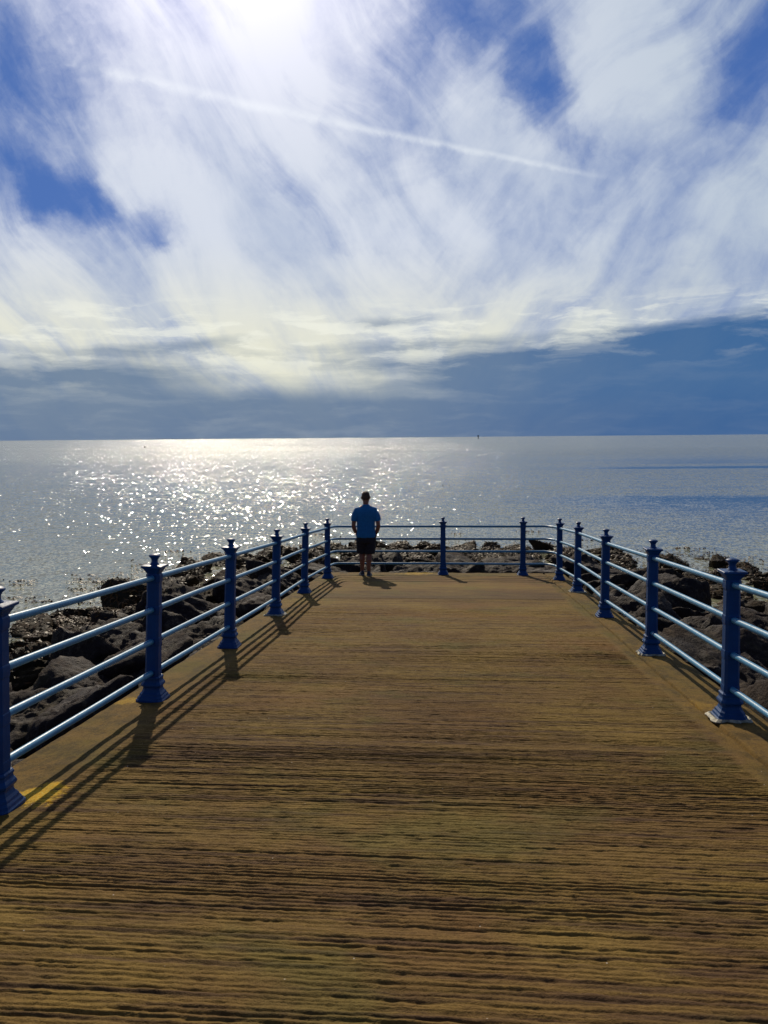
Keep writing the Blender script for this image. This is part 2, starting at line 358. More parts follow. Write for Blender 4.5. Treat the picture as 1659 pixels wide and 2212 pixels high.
WEEDROCK_M = m_rock('weedy_stone', [(0.022, 0.014, 0.008), (0.050, 0.030, 0.012), (0.03, 0.022, 0.012), (0.075, 0.052, 0.018)], 0.3)
BED_M = m_simple('dark_shingle', (0.022, 0.017, 0.013), (0.05, 0.04, 0.028), 9, 0.9, 0.9, 0.05)

# ------------------------------------------------------------------ sea
bm = bmesh.new()
ring_r = [3, 30, 120, 600, 3000, 15000, 45000]; nseg = 96; prev = None
c0 = bm.verts.new((0, 0, WATER))
for r in ring_r:
    cur = [bm.verts.new((r * math.sin(2 * math.pi * k / nseg), r * math.cos(2 * math.pi * k / nseg), WATER)) for k in range(nseg)]
    for k in range(nseg):
        if prev is None: bm.faces.new((c0, cur[(k + 1) % nseg], cur[k]))
        else: bm.faces.new((prev[k], prev[(k + 1) % nseg], cur[(k + 1) % nseg], cur[k]))
    prev = cur
for f in bm.faces:
    if f.normal.z < 0: f.normal_flip()
me = bpy.data.meshes.new('sea'); bm.normal_update(); bm.to_mesh(me); bm.free()
if me.polygons[0].normal.z < 0: me.flip_normals()
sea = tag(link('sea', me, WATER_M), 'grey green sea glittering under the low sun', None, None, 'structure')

# ------------------------------------------------------------------ deck
XL, XR, YE, YB = -2.72, 2.32, 17.45, -3.0
rng = np.random.default_rng(3)
def smooth_noise1(n, step):
    k = int(n / step) + 3
    a = rng.standard_normal(k); q = np.arange(n) / step
    i = q.astype(int); f = q - i; f = f * f * (3 - 2 * f)
    return a[i] * (1 - f) + a[i + 1] * f
xs = np.unique(np.round(np.concatenate([np.arange(XL, -2.2, 0.04), np.arange(-2.2, 1.8, 0.026), np.arange(1.8, 1.86, 0.02), np.arange(1.86, 2.0, 0.006), np.arange(2.0, XR, 0.04), [XR]]), 4))
ys = np.unique(np.round(np.concatenate([np.arange(YB, 1.6, 0.2), np.arange(1.6, 5.5, 0.0042), np.arange(5.5, 9, 0.006), np.arange(9, 12.9, 0.010), np.arange(12.9, 13.2, 0.005), np.arange(13.2, YE, 0.02), [YE]]), 4))
GX, GY = np.meshgrid(xs, ys)
ny, nx = GX.shape
def vnoise(x, y, seed):
    """bilinear value noise on arrays"""
    r = np.random.default_rng(seed); T = r.random((257, 257))
    xi = np.floor(x).astype(int); yi = np.floor(y).astype(int); fx = x - xi; fy = y - yi
    fx = fx * fx * (3 - 2 * fx); fy = fy * fy * (3 - 2 * fy)
    a = T[yi % 257, xi % 257]; b = T[yi % 257, (xi + 1) % 257]; c = T[(yi + 1) % 257, xi % 257]; d = T[(yi + 1) % 257, (xi + 1) % 257]
    return (a * (1 - fx) + b * fx) * (1 - fy) + (c * (1 - fx) + d * fx) * fy
yy = GY + 0.016 * (vnoise(GX * 0.6, GY * 1.2, 1) - .5) * 2 + 0.004 * (vnoise(GX * 6, GY * 9, 2) - .5) + 0.006 * (vnoise(GX * 18, GY * 30, 12) - .5) + 0.012 * GX
def grooves(pitch, sd, wig):
    ph = yy / pitch + wig * vnoise(GX * 0.25, GY * 1.2, sd) + 0.30 * vnoise(GX * 15, GY * 30, sd + 1)
    tri = np.abs(ph - np.floor(ph) - .5) * 2
    a_ = vnoise(GX * 0.35 + 7, np.floor(ph), sd + 2); a2 = vnoise(GX * 7 + 3, np.floor(ph), sd + 3)
    return np.clip(1 - tri / 0.62, 0, 1) * np.clip(0.34 + 0.75 * a_ * a_ + 0.40 * (a2 - .4), 0, 1.3)
band = 0.50 + 1.5 * vnoise(GX * 0.5, GY * 1.1, 6) * vnoise(GX * 0.12, GY * 3.3, 7)
band = band * (1 + 0.3 * np.clip((5.5 - GY) / 3, 0, 1))
sel = np.clip((vnoise(GX * 0.2, GY * 1.4, 60) - .35) * 4, 0, 1)
H = -0.0098 * band * (grooves(0.030, 40, 1.6) * sel + grooves(0.021, 50, 1.2) * (1 - sel))
H += 0.0070 * (vnoise(GX * 0.6, yy / 0.012, 4) - .5) * band + 0.004 * (vnoise(GX * 30, yy / 0.012, 61) - .5)
H += 0.0050 * (vnoise(GX * 40, GY * 55, 10) - .5)
wobx = 0.03 * (vnoise(GX * 0 + 3, GY * 1.2, 11) - .5)
mask = np.clip((GX + wobx - (-2.30)) / 0.12, 0, 1) * np.clip((1.80 - GX + wobx) / 0.03, 0, 1) * np.clip((16.7 - GY) / 0.1, 0, 1)
fade = 1 - 0.62 * np.clip((GY - 11.5) / 1.5, 0, 1)
H = H * mask * fade
H += (1 - mask) * 0.004 * (vnoise(GX * 9, GY * 9, 13) - .5) * 2 + (1 - mask) * 0.0015 * (vnoise(GX * 40, GY * 25, 14) - .5)
# the crack along the right margin, and the joint across the far end
xc = 1.925 + 0.012 * (vnoise(GY * 0 + 1, GY * 6, 21) - .5) + 0.02 * (vnoise(GY * 0 + 1, GY * 0.6, 22) - .5)
H -= 0.032 * np.exp(-((GX - xc) / (0.009 + 0.007 * vnoise(GY * 0, GY * 3, 23))) ** 2)
H += 0.003 * np.exp(-((GX - 1.815 - wobx * .3) / 0.012) ** 2)
H -= 0.012 * np.exp(-((GY - 13.08) / 0.010) ** 2) * mask
H -= 0.006 * np.clip((GX - XR + 0.02) / 0.02, 0, 1) + 0.006 * np.clip((XL + 0.02 - GX) / 0.02, 0, 1)
GZ = -SLOPE * GY + H
vs = np.stack([GX, GY, GZ], -1).reshape(-1, 3)
idx = np.arange(ny * nx).reshape(ny, nx)
q = np.stack([idx[:-1, :-1], idx[:-1, 1:], idx[1:, 1:], idx[1:, :-1]], -1).reshape(-1, 4)
me = bpy.data.meshes.new('deck')
me.vertices.add(len(vs)); me.vertices.foreach_set('co', vs.ravel().astype(np.float32))
me.loops.add(q.size); me.loops.foreach_set('vertex_index', q.ravel().astype(np.int32))
me.polygons.add(len(q)); me.polygons.foreach_set('loop_start', np.arange(0, q.size, 4, dtype=np.int32))
me.update(calc_edges=True); me.validate()
deck = tag(link('deck', me, DECK_M, None, True), 'brown brushed concrete jetty deck sloping down to the sea', None, None, 'structure')
# slab sides under the deck surface
bm = bmesh.new()
n = 60
for side in ((XL + 0.004, 1), (XR - 0.004, 1)):
    pass
loopp = []
for k in range(n + 1): loopp.append((XR - 0.003, YB + (YE - YB) * k / n))
for k in range(1, 16): loopp.append((XR - 0.003 - (XR - XL - .006) * k / 16, YE - 0.003))
for k in range(n + 1): loopp.append((XL + 0.003, YE - (YE - YB) * k / n))
rings = []
for dz, o in ((-0.012, 0.0), (-0.05, 0.004), (-0.20, 0.012), (-0.6, 0.02), (-2.6, 0.05)):
    rings.append([((x + (o if x > 0 else -o)) + 0.006 * noise.noise((x, y * 2, dz)), y + (o if y > YE - .01 else 0), deckz(y) + dz) for x, y in loopp])
rings = [r for r in rings]
vv = [[bm.verts.new(p) for p in r] for r in rings]
for a, b in zip(vv[:-1], vv[1:]):
    for i in range(len(a) - 1): bm.faces.new((a[i], a[i + 1], b[i + 1], b[i]))
bm_obj('slab_edge', bm, WALL_M, deck)

# ------------------------------------------------------------------ railings
def oct_ring(hw, ch, z, hy=None):
    hy = hy or hw
    c = ch
    return [(hw, -hy + c, z), (hw, hy - c, z), (hw - c, hy, z), (-hw + c, hy, z), (-hw, hy - c, z), (-hw, -hy + c, z), (-hw + c, -hy, z), (hw - c, -hy, z)]
def post_meshes():
    out = {}
    bm = bmesh.new()
    loft(bm, [oct_ring(a, b, z) for a, b, z in ((0.055, 0.018, 0.19), (0.053, 0.018, 0.60), (0.050, 0.016, 1.03), (0.050, 0.016, 1.055))])
    for z in (0.23, 0.49, 0.75, 1.01):   # swollen sockets that take the rails
        loft(bm, [oct_ring(a, 0.02, z + dz) for a, dz in ((0.0535, -0.036), (0.0562, -0.028), (0.0572, 0.0), (0.0562, 0.028), (0.0525, 0.036))])
    me = bpy.data.meshes.new('shaft'); bmesh.ops.recalc_face_normals(bm, faces=bm.faces); bm.to_mesh(me); bm.free(); me.materials.append(POST_M); out['shaft'] = me
    bm = bmesh.new()
    prof = ((0.112, 0.022, -0.02), (0.112, 0.022, 0.018), (0.104, 0.024, 0.026), (0.100, 0.024, 0.040), (0.091, 0.024, 0.050), (0.088, 0.024, 0.064), (0.076, 0.024, 0.078), (0.068, 0.022, 0.098),
            (0.068, 0.022, 0.112), (0.079, 0.024, 0.124), (0.082, 0.024, 0.136), (0.078, 0.024, 0.148), (0.068, 0.022, 0.162), (0.066, 0.021, 0.178), (0.070, 0.022, 0.186), (0.069, 0.022, 0.196), (0.061, 0.02, 0.204))
    loft(bm, [oct_ring(a, b, z) for a, b, z in prof])
    me = bpy.data.meshes.new('base'); bmesh.ops.recalc_face_normals(bm, faces=bm.faces); bm.to_mesh(me); bm.free(); me.materials.append(POST_M); out['base'] = me
    bm = bmesh.new()
    loft(bm, [oct_ring(a, b, z) for a, b, z in ((0.052, 0.014, 1.052), (0.056, 0.010, 1.062), (0.062, 0.008, 1.072), (0.069, 0.004, 1.088), (0.080, 0.003, 1.097), (0.084, 0.003, 1.099), (0.084, 0.003, 1.111), (0.080, 0.004, 1.114), (0.04, 0.004, 1.118))])
    me = bpy.data.meshes.new('cap'); bmesh.ops.recalc_face_normals(bm, faces=bm.faces); bm.to_mesh(me); bm.free(); me.materials.append(POST_M); out['cap'] = me
    bm = bmesh.new()
    pr = ((0.040, 1.112), (0.041, 1.118), (0.036, 1.124), (0.028, 1.132), (0.0245, 1.145), (0.026, 1.158), (0.033, 1.172), (0.044, 1.182), (0.0485, 1.187), (0.0485, 1.190), (0.043, 1.196), (0.025, 1.203), (0.006, 1.206))
    loft(bm, [[(r * math.cos(2 * math.pi * k / 20), r * math.sin(2 * math.pi * k / 20), z) for k in range(20)] for r, z in pr])
    me = bpy.data.meshes.new('finial'); bmesh.ops.recalc_face_normals(bm, faces=bm.faces); bm.to_mesh(me); bm.free()
    me.materials.append(POST_M); me.polygons.foreach_set('use_smooth', [True] * len(me.polygons)); me.set_sharp_from_angle(angle=R(50)); out['finial'] = me
    return out
PM = post_meshes()
RAILH = (0.23, 0.49, 0.75, 1.01)
def add_post(parent, x, y, lean=0.0, rz=0.0):
    s = bpy.data.objects.new('post', PM['shaft']); col.objects.link(s); s.parent = parent
    s.location = (x, y, deckz(y)); s.rotation_euler = (0, math.atan(lean / 1.2), rz)
    for k in ('base', 'cap', 'finial'):
        o = bpy.data.objects.new(k, PM[k]); col.objects.link(o); o.parent = s
    return s
def rail_pt(x, y, h, lean): return Vector((x + lean * h / 1.2, y, deckz(y) + h))
def add_rail(parent, pts, n=16, r=0.0225):
    bm = bmesh.new(); tube(bm, pts, r, n)
    o = bm_obj('rail', bm, RAIL_M, parent, True, 50)
    return o
def coupling(parent, a, b, f):
    d = (b - a).normalized(); c = a + (b - a) * f
    bm = bmesh.new(); tube(bm, [c - d * .016, c - d * .013, c + d * .013, c + d * .016], [.0235, .0285, .0285, .0235], 16)
    bm_obj('coupling', bm, POST_M, parent, True, 40)
left = tag(empty('railing', (0, 0, 0)), 'blue iron railing along the left side of the deck, its shadow falling on the concrete', 'railing', 'blue railings round the jetty')
LP = [(-2.44, 1.72, .05), (-2.44, 4.09, .055), (-2.45, 6.43, .055), (-2.45, 8.76, .048), (-2.46, 11.18, .045), (-2.52, 13.75, .045), (-2.49, 16.20, .012)]
RP = [(2.06, 1.2, 0), (2.06, 3.70, 0), (2.06, 6.18, -.012), (2.07, 8.66, 0), (2.07, 11.29, .004), (2.13, 14.15, .008), (2.08, 16.12, -.004)]
for p in LP: add_post(left, *p)
for a, b in zip(LP[:-1], LP[1:]):
    for h in RAILH:
        sag = random.uniform(-.004, .004)
        A, B = rail_pt(a[0], a[1], h, a[2]), rail_pt(b[0], b[1], h, b[2])
        M_ = (A + B) / 2 + Vector((random.uniform(-.004, .004), 0, sag))
        add_rail(left, [A, M_, B])
right = tag(empty('railing', (0, 0, 0)), 'blue iron railing along the right side of the deck, pale rails in full light', 'railing', 'blue railings round the jetty')
for p in RP: add_post(right, *p)
for bi, (a, b) in enumerate(zip(RP[:-1], RP[1:])):
    for hi, h in enumerate(RAILH):
        A, B = rail_pt(a[0], a[1], h, a[2]), rail_pt(b[0], b[1], h, b[2])
        M_ = (A + B) / 2 + Vector((random.uniform(-.004, .004), 0, random.uniform(-.004, .004)))
        if bi == 4 and hi == 0: M_.z += 0.03
        rr = add_rail(right, [A, M_, B])
        if hi == 0 and bi in (2, 3): coupling(rr, A, B, 0.935)
far = tag(empty('railing', (0, 0, 0)), 'blue iron railing across the seaward end of the deck, in front of the standing man', 'railing', 'blue railings round the jetty')
FP = [(-0.19, 17.06, 0), (1.45, 17.02, 0)]
for p in FP: add_post(far, *p)
lc, rc = LP[-1], RP[-1]
for h in RAILH:
    def bend(c, sx, to):
        P0 = rail_pt(c[0], c[1], h, c[2])
        return [P0, Vector((c[0] + sx * .012, c[1] + .45, P0.z - SLOPE * .45)), Vector((c[0] + sx * .035, c[1] + .68, P0.z - SLOPE * .68)), Vector((c[0] + sx * .09, c[1] + .81, P0.z - SLOPE * .81)), Vector((c[0] + sx * .20, 17.04, P0.z - SLOPE * .86))]
    pl = bend(lc, 1, None); f1 = rail_pt(*FP[0][:2], h, 0); f2 = rail_pt(*FP[1][:2], h, 0); pr = bend(rc, -1, None)
    if h == 0.23:
        f1b = f1.copy()
    add_rail(far, pl + [f1]); add_rail(far, [f1, (f1 + f2) / 2, f2]); add_rail(far, [f2] + pr[::-1])
# peeling pale paint and grout round some feet
FLAKE_M = m_simple('flaking_paint', (0.22, 0.20, 0.15), (0.50, 0.46, 0.33), 30, 0.7, 0.5)
def flake(parent, x, y, seed):
    bm = bmesh.new(); rings = []
    for r0, z0 in ((0.112, 0.010), (0.124, 0.018), (0.138, 0.006), (0.138, 0.0)):
        rg = []
        for k in range(40):
            a = 2 * math.pi * k / 40; sq = 1 / max(abs(math.cos(a)), abs(math.sin(a)))
            q_ = noise.noise((math.cos(a) * 2.3 + seed, math.sin(a) * 2.3, r0 * 3)); q2 = noise.noise((math.cos(a) * 6 + seed, math.sin(a) * 6, 4))
            rr_ = r0 * min(sq, 1.28) * (1 + (0.28 * q_ + .12 * q2) * (r0 - .112) / .026)
            rg.append((x + rr_ * math.cos(a), y + rr_ * math.sin(a), deckz(y + rr_ * math.sin(a)) + z0 + .010 * max(0, q2 + .2) * (r0 < .137)))
        rings.append(rg)
    loft(bm, rings, False)
    o = bm_obj('grout_collar', bm, FLAKE_M, parent); o['label'] = 'pale peeling collar round the foot of the post'
for pr_, (x, y, _), sd_ in ((right, RP[2], 1), (right, RP[3], 5), (right, RP[5], 9), (left, LP[4], 3)): flake(pr_, x, y, sd_)

# ------------------------------------------------------------------ boulders
def rock_mesh(seed, weed=False):
    r = random.Random(seed)
    planes = []
    for k in range(r.randint(9, 14)):
        v = Vector((r.gauss(0, 1), r.gauss(0, 1), r.gauss(0, 1))).normalized(); planes.append((v, r.uniform(0.36, 0.56)))
    planes.append((Vector((r.uniform(-.3, .3), r.uniform(-.3, .3), 1)).normalized(), r.uniform(0.30, 0.42)))
    planes.append((Vector((0, 0, -1)), .4))
    bm = bmesh.new(); bmesh.ops.create_icosphere(bm, subdivisions=5, radius=1)
    off = Vector((seed * 3.7, seed * 1.3, 0)); pw = 34
    for v in bm.verts:
        d = v.co.normalized(); acc = 0
        for nn, ds in planes:
            q_ = d.dot(nn) / ds
            if q_ > 0: acc += q_ ** pw
        rad = min(acc ** (-1 / pw), 0.95) if acc > 0 else 0.9
        p = d * rad
        f1 = noise.fractal(p * 2.2 + off, 0.9, 2.1, 5) * 0.050
        f2 = noise.fractal(p * 7 + off, 0.6, 2.2, 5) * 0.042
        ridg = abs(noise.noise(Vector((p.x * 1.2, p.y * 1.2, p.z * 5)) + off)) * 0.05
        v.co = p + d * (f1 + f2 - ridg)
    me = bpy.data.meshes.new('boulder'); bm.to_mesh(me); bm.free()
    me.polygons.foreach_set('use_smooth', [True] * len(me.polygons))
    me.materials.append(WEEDROCK_M if weed else ROCK_M)
    return me
ROCKS = [rock_mesh(i + 1) for i in range(11)]
WROCKS = [rock_mesh(i + 31, True) for i in range(6)]
def sect_w(x, y):
    """outward distance from the slab and the apron width in that direction"""
    dx = max(XL - x, x - XR, 0); dy = max(y - YE, 0)
    o = math.hypot(dx, dy)
    wside = 5.2 if x < 0 else 7.3
    if dy <= 0: return o, wside + (0 if x < 0 else 0.0)
    a = math.atan2(dy, dx) / (math.pi / 2)     # 0 side, 1 straight out
    wfar = 10.2
    ww = wside + (wfar - wside) * (a ** 0.8)
    return o, ww
def bedz(x, y):
    o, ww = sect_w(x, y)
    top = deckz(min(y, YE)) - (0.80 if y < YE else 0.66)
    f = min(o / ww, 1.6)
    shape = f
    z = top + (WATER - 0.10 - top) * shape
    if f > 1: z = WATER - 0.10 - (o - ww) * 0.35
    return z
n_ord = ['first', 'second', 'third', 'fourth', 'fifth', 'sixth', 'seventh', 'eighth', 'ninth', 'tenth', 'eleventh', 'twelfth', 'thirteenth', 'fourteenth', 'fifteenth', 'sixteenth', 'seventeenth', 'eighteenth']
used = set(); rocks = []
def colour_word(i): return ['grey', 'brown-grey', 'purplish grey'][i % 3]
def put_rock(x, y, size, label, weed, rr):
    me = rr.choice(WROCKS if weed else ROCKS)
    o = bpy.data.objects.new('seaweed_covered_rock' if weed else 'boulder', me); col.objects.link(o)
    sc_ = Vector((size * rr.uniform(0.9, 1.25), size * rr.uniform(0.85, 1.15), size * (rr.uniform(0.50, 0.68) if weed else rr.uniform(0.80, 1.15))))
    o.scale = sc_; o.rotation_euler = (rr.uniform(-.55, .55), rr.uniform(-.55, .55), rr.uniform(0, 6.28))
    o.location = (x, y, bedz(x, y) + size * ((0.03 if x < 0 else -0.05) if weed else 0.0) + rr.uniform(-.06, .08) * size)
    o['label'] = label; o['category'] = 'rock'; o['group'] = 'seaweed covered rocks by the waterline' if weed else 'boulders piled round the jetty'
    rocks.append(o); return o
rr = random.Random(21)
def post_phrase(y, P):
    seq = [p[1] for p in P[1:]]
    best = min(range(len(seq)), key=lambda i: abs(seq[i] - y))
    if abs(seq[best] - y) < 0.62: return f'level with its {n_ord[best]} post'
    lo = max([i for i, s in enumerate(seq) if s < y], default=None)
    if lo is None: return 'before its first post'
    if lo >= len(seq) - 1: return 'past its last post'
    return f'between its {n_ord[lo]} and {n_ord[lo+1]} posts'
def ww_at(x, y): return sect_w(x, y)
for side, P, name in ((-1, LP, 'left'), (1, RP, 'right')):
    edge_x = XL if side < 0 else XR
    rows = []
    ps = [p[1] for p in P]
    for a, b in zip(ps[:-1], ps[1:]): rows += [a, (a + b) / 2]
    rows += [ps[-1]]
    rows = [r_ for r_ in rows if r_ > (2.6 if side < 0 else 4.4)]
    for ri, y in enumerate(rows):
        o = 0.50; k = 0; wk = 0; ww = sect_w(edge_x + side, y)[1]
        while o < ww + 0.6 and k + wk < 14:
            weed = o > ww * (0.60 + rr.uniform(-.08, .05))
            size = (rr.uniform(0.85, 1.25) if not weed else rr.uniform(0.55, 0.90))
            if k == 0: size = rr.uniform(0.8, 1.0)
            jy = rr.uniform(-.16, .16)
            lab = (f'seaweed covered rock off {name} railing, {post_phrase(y, P)}, {n_ord[wk]} weedy outward' if weed else
                   f'bare boulder off {name} railing, {post_phrase(y, P)}, {n_ord[k]} out from deck')
            put_rock(edge_x + side * o, y + jy + (0.5 if (k + wk) % 2 else 0), size, lab, weed, rr)
            if weed: wk += 1
            else: k += 1
            o += size * 0.86
# seaward end: fans of rocks
fan = [(-8.6, 'far left corner, leftmost line'), (-7.1, 'far left corner, second line in'), (-5.6, 'far left corner, third line in'), (-4.2, 'far left corner, nearest line'), (-2.9, 'behind the left corner post'), (-1.85, 'behind the standing man'), (-0.85, 'between man and first far post'), (0.15, 'behind the first far post'),
       (1.1, 'between the two far posts'), (2.1, 'behind the right corner post'), (3.3, 'far right corner, nearest line'), (4.7, 'far right corner, second line out'), (6.2, 'far right corner, third line out'), (7.8, 'far right corner, fourth line out'), (9.4, 'far right corner, rightmost line')]
for x, ph in fan:
    y = YE + 0.55 if XL - .3 < x < XR + .3 else 16.9 + 0.8
    k = wk = 0
    for it in range(20):
        o, ww = sect_w(x, y)
        if o > ww + 0.4: break
        weed = o > ww * (0.38 + rr.uniform(-.08, .06))
        size = rr.uniform(0.9, 1.35) if not weed else rr.uniform(0.65, 1.05)
        if k == 0 and it == 0: size = rr.uniform(0.9, 1.2)
        lab = (f'seaweed covered rock {ph}, {n_ord[wk]} weedy one seaward' if weed else f'bare boulder {ph}, {n_ord[k]} out from deck end')
        put_rock(x + rr.uniform(-.2, .2), y, size, lab, weed, rr)
        if weed: wk += 1
        else: k += 1
        y += size * 0.84
print('rocks', len(rocks))
# bed under the rocks
def bed_grid():
    X_ = np.arange(-10.5, 13.5, 0.3); Y_ = np.arange(-2, 32.5, 0.3)
    bm = bmesh.new(); V_ = {}
    for i, x in enumerate(X_):
        for j, y in enumerate(Y_):
            inside = XL < x < XR and y < YE
            z = bedz(x, y) - 0.12 + 0.16 * noise.noise((x * 1.7, y * 1.7, 0)) + (-.8 if inside else 0)
            V_[i, j] = bm.verts.new((x, y, z))
    for i in range(len(X_) - 1):
        for j in range(len(Y_) - 1):
            bm.faces.new((V_[i, j], V_[i + 1, j], V_[i + 1, j + 1], V_[i, j + 1]))
    o = bm_obj('ground', bm, BED_M, None, True); tag(o, 'dark shingle foreshore under the boulders', None, None, 'structure')
bed_grid()

# ------------------------------------------------------------------ seaweed (strands draped over the outer rocks)
def m_weed():
    m, t, p = mat('bladderwrack')
    P = pos(t)
    c = t.mix(t.mr(t.noise(P, 2.2, 4, 0.6), 0.38, 0.62), (0.030, 0.012, 0.005), (0.120, 0.055, 0.014))
    c = t.mix(t.mr(t.noise(P, 11, 3, 0.6), 0.55, 0.72, 0, 0.6), c, (0.11, 0.075, 0.012))
    t.set(p, 'Base Color', c); t.set(p, 'Roughness', 0.5); t.set(p, 'Specular IOR Level', 0.12)
    return m
WEED_M = m_weed()
from mathutils.bvhtree import BVHTree
def ray_top(trees, x, y):
    best = None
    for o, mw, inv, me_bvh in trees:
        pass
    return best
protos = {}
def bvh_of(me):
    if me.name not in protos: protos[me.name] = BVHTree.FromPolygons([v.co[:] for v in me.vertices], [p.vertices[:] for p in me.polygons])
    return protos[me.name]
cells = {}
for o in rocks:
    mw = Matrix.LocRotScale(o.location, o.rotation_euler, o.scale); inv = mw.inverted()
    ent = (o, mw, inv, bvh_of(o.data))
    R_ = max(o.scale) * 0.6
    for i in range(int((o.location.x - R_) // 1), int((o.location.x + R_) // 1) + 1):
        for j in range(int((o.location.y - R_) // 1), int((o.location.y + R_) // 1) + 1):
            cells.setdefault((i, j), []).append(ent)
def top_at(x, y):
    z = bedz(x, y) - 0.12; nrm = Vector((0, 0, 1))
    for o, mw, inv, bv in cells.get((int(x // 1), int(y // 1)), []):
        a = inv @ Vector((x, y, 5)); d = (inv.to_3x3() @ Vector((0, 0, -1))).normalized()
        h, n_, _, _ = bv.ray_cast(a, d)
        if h is not None:
            wv = mw @ h
            if wv.z > z: z = wv.z; nrm = (inv.to_3x3().transposed() @ n_).normalized()
    return z, nrm
def make_weed():
    r = random.Random(5); verts = []; faces = []
    count = 0; tries = 0
    while count < 30000 and tries < 140000:
        tries += 1
        x = r.uniform(-9.5, 12.5); y = r.uniform(3, 31)
        if XL - .4 < x < XR + .4 and y < YE + .4: continue
        o, ww = sect_w(x, y)
        f = o / ww
        straight = y > YE
        lo = 0.40 if straight else 0.60
        pr = max(0, min(1, (f - lo) / 0.14)) * max(0, min(1, (1.16 - f) / 0.10))
        pr *= 0.35 + 0.9 * max(0, noise.noise((x * .8, y * .8, 3)) + .45)
        if r.random() > pr: continue
        z, nm = top_at(x, y)
        if z < WATER + 0.01:
            if r.random() > 0.12: continue
            z = WATER + 0.004
        count += 1
        L = r.uniform(0.06, 0.20); wd_ = r.uniform(0.008, 0.022); a = r.uniform(0, 6.28)
        d = Vector((math.cos(a), math.sin(a), 0)); d = (d - nm * d.dot(nm)).normalized(); sd2 = d.cross(nm).normalized()
        base = Vector((x, y, z)) + nm * r.uniform(0.0, 0.03); segs = 3; i0 = len(verts)
        cur = base.copy(); lift = r.uniform(-.05, .55)
        for s_ in range(segs + 1):
            wv = wd_ * (1.0 if s_ in (1, 2) else 0.45)
            verts += [cur + sd2 * wv, cur - sd2 * wv]
            dd = (d + nm * lift).normalized(); cur = cur + dd * (L / segs); lift -= r.uniform(.2, .7)
            d = (d + sd2 * r.uniform(-.5, .5)).normalized()
            if cur.z < WATER + .003: cur.z = WATER + .003
        for s_ in range(segs): faces.append((i0 + 2 * s_, i0 + 2 * s_ + 1, i0 + 2 * s_ + 3, i0 + 2 * s_ + 2))
    me = bpy.data.meshes.new('seaweed'); me.from_pydata([v[:] for v in verts], [], faces)
    tag(link('seaweed', me, WEED_M), 'dark brown seaweed draped over the rocks at the waterline', 'seaweed', None, 'stuff')
    # ragged floating scraps just off the rocks
    verts = []; faces = []
    for c_ in range(100):
        f = r.uniform(1.02, 1.42); th = r.uniform(0, 1)
        side = r.random()
        if side < .3: x = XL - 5.3 * f; y = r.uniform(9, 19)
        elif side < .6: x = XR + 8.6 * f * r.uniform(.95, 1.1); y = r.uniform(9, 19)
        else:
            an = r.uniform(0.15, math.pi - .15); ww = 11.8 - 5 * abs(math.cos(an)); x = -.2 + math.cos(an) * (ww * f + 2); y = YE + math.sin(an) * ww * f
        n_ = int(r.uniform(3, 30))
        for k in range(n_):
            px, py = x + r.gauss(0, .28), y + r.gauss(0, .10); a = r.uniform(-.5, .5) + (0 if r.random() < .6 else 1.5); L = r.uniform(.03, .10); wd_ = r.uniform(.008, .022); zz = WATER + r.uniform(.004, .03)
            i0 = len(verts); dx, dy = math.cos(a), math.sin(a)
            verts += [(px - dx * L - dy * wd_, py - dy * L + dx * wd_, WATER + .002), (px - dx * L + dy * wd_, py - dy * L - dx * wd_, WATER + .002), (px + dy * wd_, py - dx * wd_, zz + .015), (px - dy * wd_, py + dx * wd_, zz + .015),
                      (px + dx * L + dy * wd_, py + dy * L - dx * wd_, WATER + .002), (px + dx * L - dy * wd_, py + dy * L + dx * wd_, WATER + .002)]
            faces += [(i0, i0 + 1, i0 + 2, i0 + 3), (i0 + 3, i0 + 2, i0 + 4, i0 + 5)]
    me = bpy.data.meshes.new('floating_seaweed'); me.from_pydata(verts, [], faces)
    tag(link('floating_seaweed', me, WEED_M), 'scraps of dark seaweed floating just off the rocks', 'seaweed', None, 'stuff')
make_weed()

# ------------------------------------------------------------------ standing man
SKIN_M = m_simple('skin', (0.19, 0.075, 0.045), (0.24, 0.10, 0.06), 12, 0.55, 0.1)
SHIRT_M = m_simple('blue_jersey', (0.003, 0.125, 0.32), (0.004, 0.145, 0.36), 30, 0.85, 0.3)
SHORT_M = m_simple('black_cloth', (0.010, 0.009, 0.012), (0.016, 0.014, 0.018), 30, 0.9, 0.3)
HAIR_M = m_simple('brown_hair', (0.035, 0.018, 0.009), (0.07, 0.035, 0.016), 60, 0.7, 0.8, 0.006)
SHOE_M = m_simple('dark_trainers', (0.012, 0.014, 0.030), (0.022, 0.026, 0.05), 40, 0.6, 0.3)
def ering(c, rx, ry, n=28, tilt=0.0, p=2.0):
    out = []
    for k in range(n):
        a = 2 * math.pi * k / n; ca, sa = math.cos(a), math.sin(a)
        sx = math.copysign(abs(ca) ** (2 / p), ca); sy = math.copysign(abs(sa) ** (2 / p), sa)
        out.append((c[0] + rx * sx, c[1] + ry * sy, c[2] + tilt * ry * sa))
    return out
def rm(o, voxel, sm=4):
    m_ = o.modifiers.new('join', 'REMESH'); m_.mode = 'VOXEL'; m_.voxel_size = voxel; m_.use_smooth_shade = True
    s_ = o.modifiers.new('relax', 'SMOOTH'); s_.iterations = sm; s_.factor = 0.5
    return o
MX, MY = -1.76, 16.72
man = empty('person', (MX, MY, deckz(MY)), R(3)); man.scale = (1.0, 1.02, 1.0)
tag(man, 'man in blue t-shirt and black shorts standing at the seaward railing, hands in pockets', 'person')
bm = bmesh.new()
